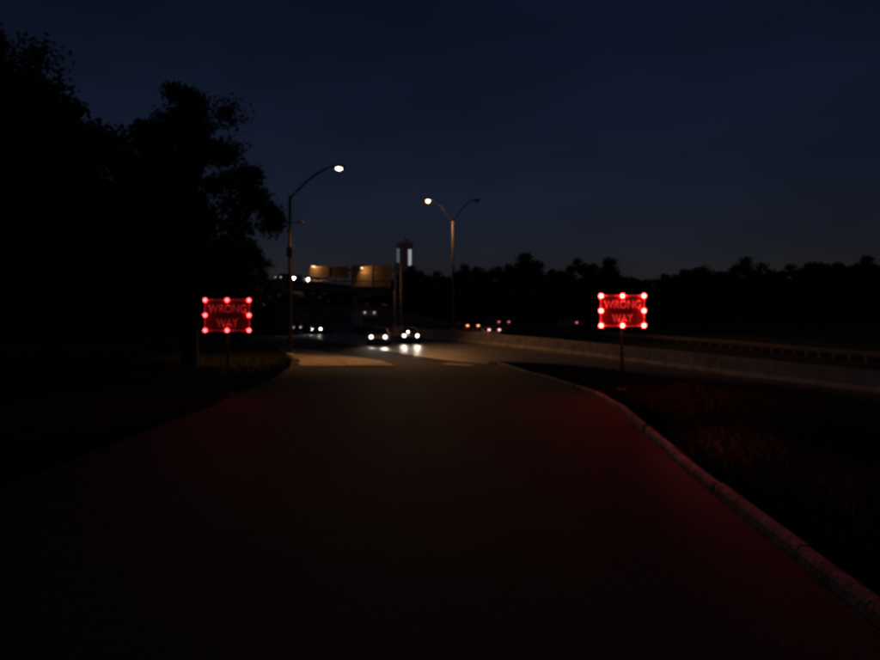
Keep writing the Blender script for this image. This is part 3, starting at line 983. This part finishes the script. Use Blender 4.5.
def box_truck(label, px, d):
    loc, rz, o = lane_place(px, d)
    t = thing('box_truck', label, 'truck', loc, rz)
    cab = loft([[(-.95, -3.9, .55), (.95, -3.9, .55), (.95, -3.9, 1.35), (-.95, -3.9, 1.35)],
                [(-1.05, -3.75, .5), (1.05, -3.75, .5), (1.05, -3.75, 1.5), (-1.05, -3.75, 1.5)],
                [(-1.08, -3.2, .5), (1.08, -3.2, .5), (1.0, -3.25, 2.35), (-1.0, -3.25, 2.35)],
                [(-1.08, -2.0, .5), (1.08, -2.0, .5), (1.0, -2.0, 2.45), (-1.0, -2.0, 2.45)]])
    cab.build('cab', M['p_grey'], t, bevel=.03)
    MB().hexa([(-.93, -3.74, 1.52), (.93, -3.74, 1.52), (.95, -3.6, 1.5), (-.95, -3.6, 1.5)], [(-.88, -3.30, 2.26), (.88, -3.30, 2.26), (.9, -3.2, 2.26), (-.9, -3.2, 2.26)]).build('windshield', M['glass'], t)
    for s in (-1, 1):
        MB().box((s * 1.07, -2.7, 1.85), (.03, .8, .55)).build('side_window', M['glass'], t)
        MB().box((s * 1.32, -3.3, 1.9), (.2, .1, .4)).build('mirror', M['trim'], t, bevel=.02)
        MB().dome((s * .8, -3.9, .82), .1, (0, -1, 0), .4).build('headlight', M['off'], t, smooth=True)
        MB().box((s * .68, -1.92, 2.85), (.20, .06, .12)).build('marker_lamp', M['marker'], t)
        for wy in (-2.9, 2.2):
            wh = empty('wheel', (s * .98, wy, .48)); wh.parent = t
            link_mesh('tyre', WHEEL_BIG[0], wh); link_mesh('rim', WHEEL_BIG[1], wh)
    MB().box((0, 1.0, 2.05), (2.35, 5.8, 2.3)).build('cargo_box', M['p_white'], t, bevel=.03)
    MB().box((0, .4, .72), (.9, 7.4, .3)).build('chassis', M['trim'], t)
    MB().box((0, -3.92, .55), (2.1, .12, .28)).build('bumper', M['trim'], t, bevel=.03)
    return t


box_truck('box truck with two dim marker lamps behind the nearest oncoming car', 366.0, 88.0)


def on_flyover(label, px, paint, front, kind='suv', hr=.2):
    best = min(range(1, len(FP) - 1), key=lambda i: abs(FP[i, 0] / FP[i, 1] * F + CX - px))
    i = best
    j = i + 1 if (FP[i + 1, 0] / FP[i + 1, 1] - (px - CX) / F) * (FP[i, 0] / FP[i, 1] - (px - CX) / F) < 0 else i - 1
    a = FP[i, 0] / FP[i, 1] * F + CX; b2 = FP[j, 0] / FP[j, 1] * F + CX
    f = (px - a) / (b2 - a)
    p = FP[i] * (1 - f) + FP[j] * f
    tx, ty = ft[i]
    return make_car(kind, paint, label, (p[0], p[1], p[2] + .004), math.atan2(tx, -ty), front=front, group='cars on the flyover', hr=hr)


on_flyover('car with the brightest headlights on the flyover, right of the lamp post', 311.3, 'p_white', 'head_far', hr=.28)
on_flyover('car with bright headlights on the flyover seen at the lamp post', 296.3, 'p_grey', 'head_far', hr=.25)
on_flyover('car with a faint headlight on the flyover at the trees\' edge', 284, 'p_black', 'head_dim', hr=.11)

# ------------------------------------------------------------------ trees
def tree_meshes(seed, hgt, rad, leafm, nclump, nleaf, leaf=0.22, low=0.22):
    rg = random.Random(seed)
    mb = MB()
    r0 = hgt * 0.022
    lean = Vector((rg.uniform(-.05, .05), rg.uniform(-.05, .05), 1))
    trunk = [Vector((0, 0, -.4))] + [Vector((lean.x * z + rg.uniform(-.1, .1), lean.y * z + rg.uniform(-.1, .1), z)) for z in (hgt * .15, hgt * .35, hgt * .6, hgt * .85)]
    mb.tube(trunk, [r0 * 1.5, r0, r0 * .85, r0 * .55, r0 * .15], 8)
    cl = []
    for k in range(nclump):
        # clump centres spread through an uneven ovoid
        while True:
            u = Vector((rg.uniform(-1, 1), rg.uniform(-1, 1), rg.uniform(-1, 1)))
            if 0.25 < u.length < 1: break
        zz = hgt * (low + (1 - low) * (u.z * .5 + .5) * .97)
        taper = 1.0 if u.z < 0.1 else 1.0 - 0.35 * u.z
        c = Vector((u.x * rad * taper * rg.uniform(.8, 1.15), u.y * rad * taper * rg.uniform(.8, 1.15), zz))
        cl.append(c)
    for c in cl[:max(10, nclump // 2)]:
        f = rg.uniform(.25, .7)
        s = Vector((lean.x * hgt * f * .8, lean.y * hgt * f * .8, min(c.z * .75, hgt * f)))
        mid = s.lerp(c, .55) + Vector((rg.uniform(-.3, .3), rg.uniform(-.3, .3), rg.uniform(0, .4)))
        mb.tube([s, mid, c], [r0 * .4, r0 * .22, r0 * .06], 5)
    tm = mb.mesh('trunk', M['bark'])
    N = nclump * nleaf
    rn = np.random.default_rng(seed)
    cc = np.repeat(np.array([tuple(c) for c in cl]), nleaf, axis=0)
    cr = np.repeat(rn.uniform(.10, .22, nclump) * rad * 1.25, nleaf)
    d = rn.normal(0, 1, (N, 3)); d /= np.linalg.norm(d, axis=1)[:, None]
    P = cc + d * (cr * np.clip(np.abs(rn.normal(.62, .3, N)), 0, 1.15))[:, None] * np.array((1, 1, .8))
    a = rn.normal(0, 1, (N, 3)); a /= np.linalg.norm(a, axis=1)[:, None]
    b = np.cross(a, rn.normal(0, 1, (N, 3))); b /= np.linalg.norm(b, axis=1)[:, None]
    L = leaf * rn.uniform(.6, 1.3, N)[:, None]
    V = np.stack([P - a * L, P + b * L * .42, P + a * L, P - b * L * .42], 1).reshape(-1, 3)
    me = bpy.data.meshes.new('crown')
    me.vertices.add(4 * N); me.vertices.foreach_set('co', V.ravel().astype(np.float32))
    me.loops.add(4 * N); me.loops.foreach_set('vertex_index', np.arange(4 * N, dtype=np.int32))
    me.polygons.add(N)
    me.polygons.foreach_set('loop_start', np.arange(0, 4 * N, 4, dtype=np.int32))
    me.polygons.foreach_set('loop_total', np.full(N, 4, dtype=np.int32))
    me.update(); me.validate()
    me.materials.append(leafm)
    return tm, me


NEAR = [tree_meshes(11, 11.5, 3.6, M['leaf'], 120, 420, .115, .10), tree_meshes(12, 10.0, 3.2, M['leaf_b'], 110, 420, .115, .10)]
FARM = [tree_meshes(21, 10, 4.2, M['leaf'], 60, 170, .26, .06), tree_meshes(22, 11, 4.6, M['leaf_b'], 64, 170, .26, .05), tree_meshes(23, 9, 4.8, M['leaf'], 60, 170, .26, .04)]


def tree(ms, label, x, y, s=1.0, rz=0.0, group=None, sz=None, name='leafy_tree'):
    t = thing(name, label, 'tree', (x, y, h1(x, y)), rz, group)
    t.scale = (s, s, sz if sz else s)
    link_mesh('trunk', ms[0], t); link_mesh('crown', ms[1], t)
    return t


# dark stand on the left: x, y, scale, label
LT = [(-9.9, 24.5, 0.98, 0, 'dark tree whose ragged edge meets the sky beside the left lamp post', 0.4),
      (-13.6, 21.5, 1.05, 1, 'tall dark tree straight behind the dimmer red sign', 1.7),
      (-17.8, 24.0, 1.12, 0, 'dark tree second from the left picture edge', 2.6),
      (-14.9, 33.0, 1.15, 1, 'dark tree standing behind the front row at left', 4.0),
      (-13.5, 41.0, 0.66, 0, 'low dark tree left of the lamp post, under the flyover cars', 5.2),
      (-22.0, 29.0, 1.1, 1, 'dark tree at the far left, back row', 3.1),
      (-11.2, 15.0, 0.80, 0, 'nearest dark tree at the left picture edge', 0.9)]
for x, y, s, k, lab, rz in LT:
    tree(NEAR[k], lab, x, y, s, rz, 'dark trees on the left')
# far tree line: pixel, depth, top pixel row
rt = random.Random(77)
ORD = ('first second third fourth fifth sixth seventh eighth ninth tenth eleventh twelfth thirteenth fourteenth fifteenth sixteenth '
       'seventeenth eighteenth nineteenth twentieth twenty-first twenty-second twenty-third twenty-fourth twenty-fifth twenty-sixth').split()
n_row = 0
px = 418
k = 0
while px < 905:
    d = rt.uniform(92, 112)
    top_y = 262 + 4.5 * math.sin(px * .021) + rt.uniform(-6, 6) + (5 if 425 < px < 450 else 0)
    x = (px - CX) * d / F
    if road_sd(x, d)[0][0] > -21: d += 22; x = (px - CX) * d / F
    ms = FARM[k % 3]; hh = (10, 11, 9)[k % 3]
    g = h1(x, d)
    need = (EYE + (HY - top_y) * d / F - g) / (hh * 1.0)
    lab = ORD[n_row] + ' dark tree from the left in the far line beyond the barrier'; n_row += 1
    tree(ms, lab, x, d, rt.uniform(.95, 1.2), rt.uniform(0, 6.2), 'far tree line', sz=need)
    px += rt.uniform(19, 29); k += 1
# lower trees below the flyover and behind the wall
for q, (px, d, ty) in enumerate(((262, 172, 288), (288, 178, 290), (312, 180, 287), (334, 184, 289), (358, 182, 284), (380, 186, 279), (398, 176, 272), (412, 170, 266))):
    x = (px - CX) * d / F; g = h1(x, d); hh = (10, 11, 9)[k % 3]
    tree(FARM[k % 3], ORD[q] + ' dark tree from the left among those behind the flyover', x, d, 1.25, rt.uniform(0, 6), 'trees behind the flyover', sz=(EYE + (HY - ty) * d / F - g) / hh)
    k += 1

for q, (px, d, ty) in enumerate([(-60 + 42 * q, 62 + 7 * (q % 3), 252 + 9 * (q % 2)) for q in range(7)]):
    x = (px - CX) * d / F; g = h1(x, d)
    tree(FARM[k % 3], ORD[q] + ' dark tree from the left edge, far behind the front stand', x, d, 1.1, rt.uniform(0, 6), 'trees far back on the left', sz=(EYE + (HY - ty) * d / F - g) / (10, 11, 9)[k % 3])
    k += 1


def undergrowth(label, line, n, hmax, depth, seed):
    rn = np.random.default_rng(seed)
    line = np.array(line, float)
    t = rn.uniform(0, len(line) - 1, n)
    x = np.interp(t, range(len(line)), line[:, 0]) + rn.normal(0, depth * .35, n)
    y = np.interp(t, range(len(line)), line[:, 1]) + rn.uniform(0, depth, n)
    top = hmax * (.62 + .25 * np.sin(t * 2.9) + .13 * np.sin(t * 11.3))
    z = np.concatenate([H(x[i:i + 4000], y[i:i + 4000]) for i in range(0, n, 4000)]) + top * rn.uniform(0, 1, n) ** .8
    P = np.stack([x, y, z], 1)
    a = rn.normal(0, 1, (n, 3)); a /= np.linalg.norm(a, axis=1)[:, None]
    b = np.cross(a, rn.normal(0, 1, (n, 3))); b /= np.linalg.norm(b, axis=1)[:, None]
    L = rn.uniform(.25, .6, n)[:, None]
    V = np.stack([P - a * L, P + b * L * .5, P + a * L, P - b * L * .5], 1).reshape(-1, 3)
    me = bpy.data.meshes.new('undergrowth')
    me.from_pydata(V.tolist(), [], [(4 * q, 4 * q + 1, 4 * q + 2, 4 * q + 3) for q in range(n)])
    me.materials.append(M['leaf'])
    return tag(link_mesh('undergrowth', me), label, 'bushes', kind='stuff')


undergrowth('dense dark undergrowth below the far line of trees', [((q - CX) * 122 / F, 122 + (12 if q < 520 else 0)) for q in range(405, 960, 25)], 30000, 7.0, 7, 5)
undergrowth('dense dark undergrowth behind the trees at left', [((q - CX) * 72 / F, 72) for q in range(-90, 262, 25)], 16000, 4.5, 5, 6)

# ------------------------------------------------------------------ verge grass
def grass(name, n, region, seed, hmin, hmax):
    rn = np.random.default_rng(seed)
    pts = []
    while len(pts) < n:
        q = region(rn, 4000)
        pts += list(q)
    P = np.array(pts[:n])
    z = np.concatenate([H(P[i:i + 4000, 0], P[i:i + 4000, 1]) for i in range(0, n, 4000)])
    a = rn.uniform(0, 2 * math.pi, n)
    hgt = rn.uniform(hmin, hmax, n)
    wv = np.stack([np.cos(a), np.sin(a)], 1) * 0.007
    ln = rn.normal(0, .35, (n, 2)) * hgt[:, None]
    V = np.zeros((n, 3, 3))
    V[:, 0, :2] = P - wv; V[:, 1, :2] = P + wv; V[:, 2, :2] = P + ln
    V[:, 0, 2] = V[:, 1, 2] = z - .03; V[:, 2, 2] = z + hgt
    me = bpy.data.meshes.new(name)
    me.vertices.add(3 * n); me.vertices.foreach_set('co', V.reshape(-1).astype(np.float32))
    me.loops.add(3 * n); me.loops.foreach_set('vertex_index', np.arange(3 * n, dtype=np.int32))
    me.polygons.add(n)
    me.polygons.foreach_set('loop_start', np.arange(0, 3 * n, 3, dtype=np.int32))
    me.polygons.foreach_set('loop_total', np.full(n, 3, dtype=np.int32))
    me.update(); me.validate()
    me.materials.append(M['blade'])
    o = link_mesh(name, me)
    return tag(o, 'rough dark grass on the verges beside the slip road', 'grass', kind='stuff')


def reg_right(rn, n):
    y = 2 + 30 * rn.random(n) ** 1.5; xr = ramp_edges(y)[1]
    x = xr + .22 + 9 * rn.random(n) ** 1.6
    o, _ = road_sd(x, y)
    return np.stack([x, y], 1)[o > HALF + .6]


def reg_left(rn, n):
    y = 2 + 34 * rn.random(n) ** 1.4; xl = ramp_edges(y)[0]
    x = xl - .1 - 8 * rn.random(n) ** 1.6
    return np.stack([x, y], 1)


grass('verge_grass', 60000, reg_right, 1, .06, .22)
grass('verge_grass', 45000, reg_left, 2, .06, .24)
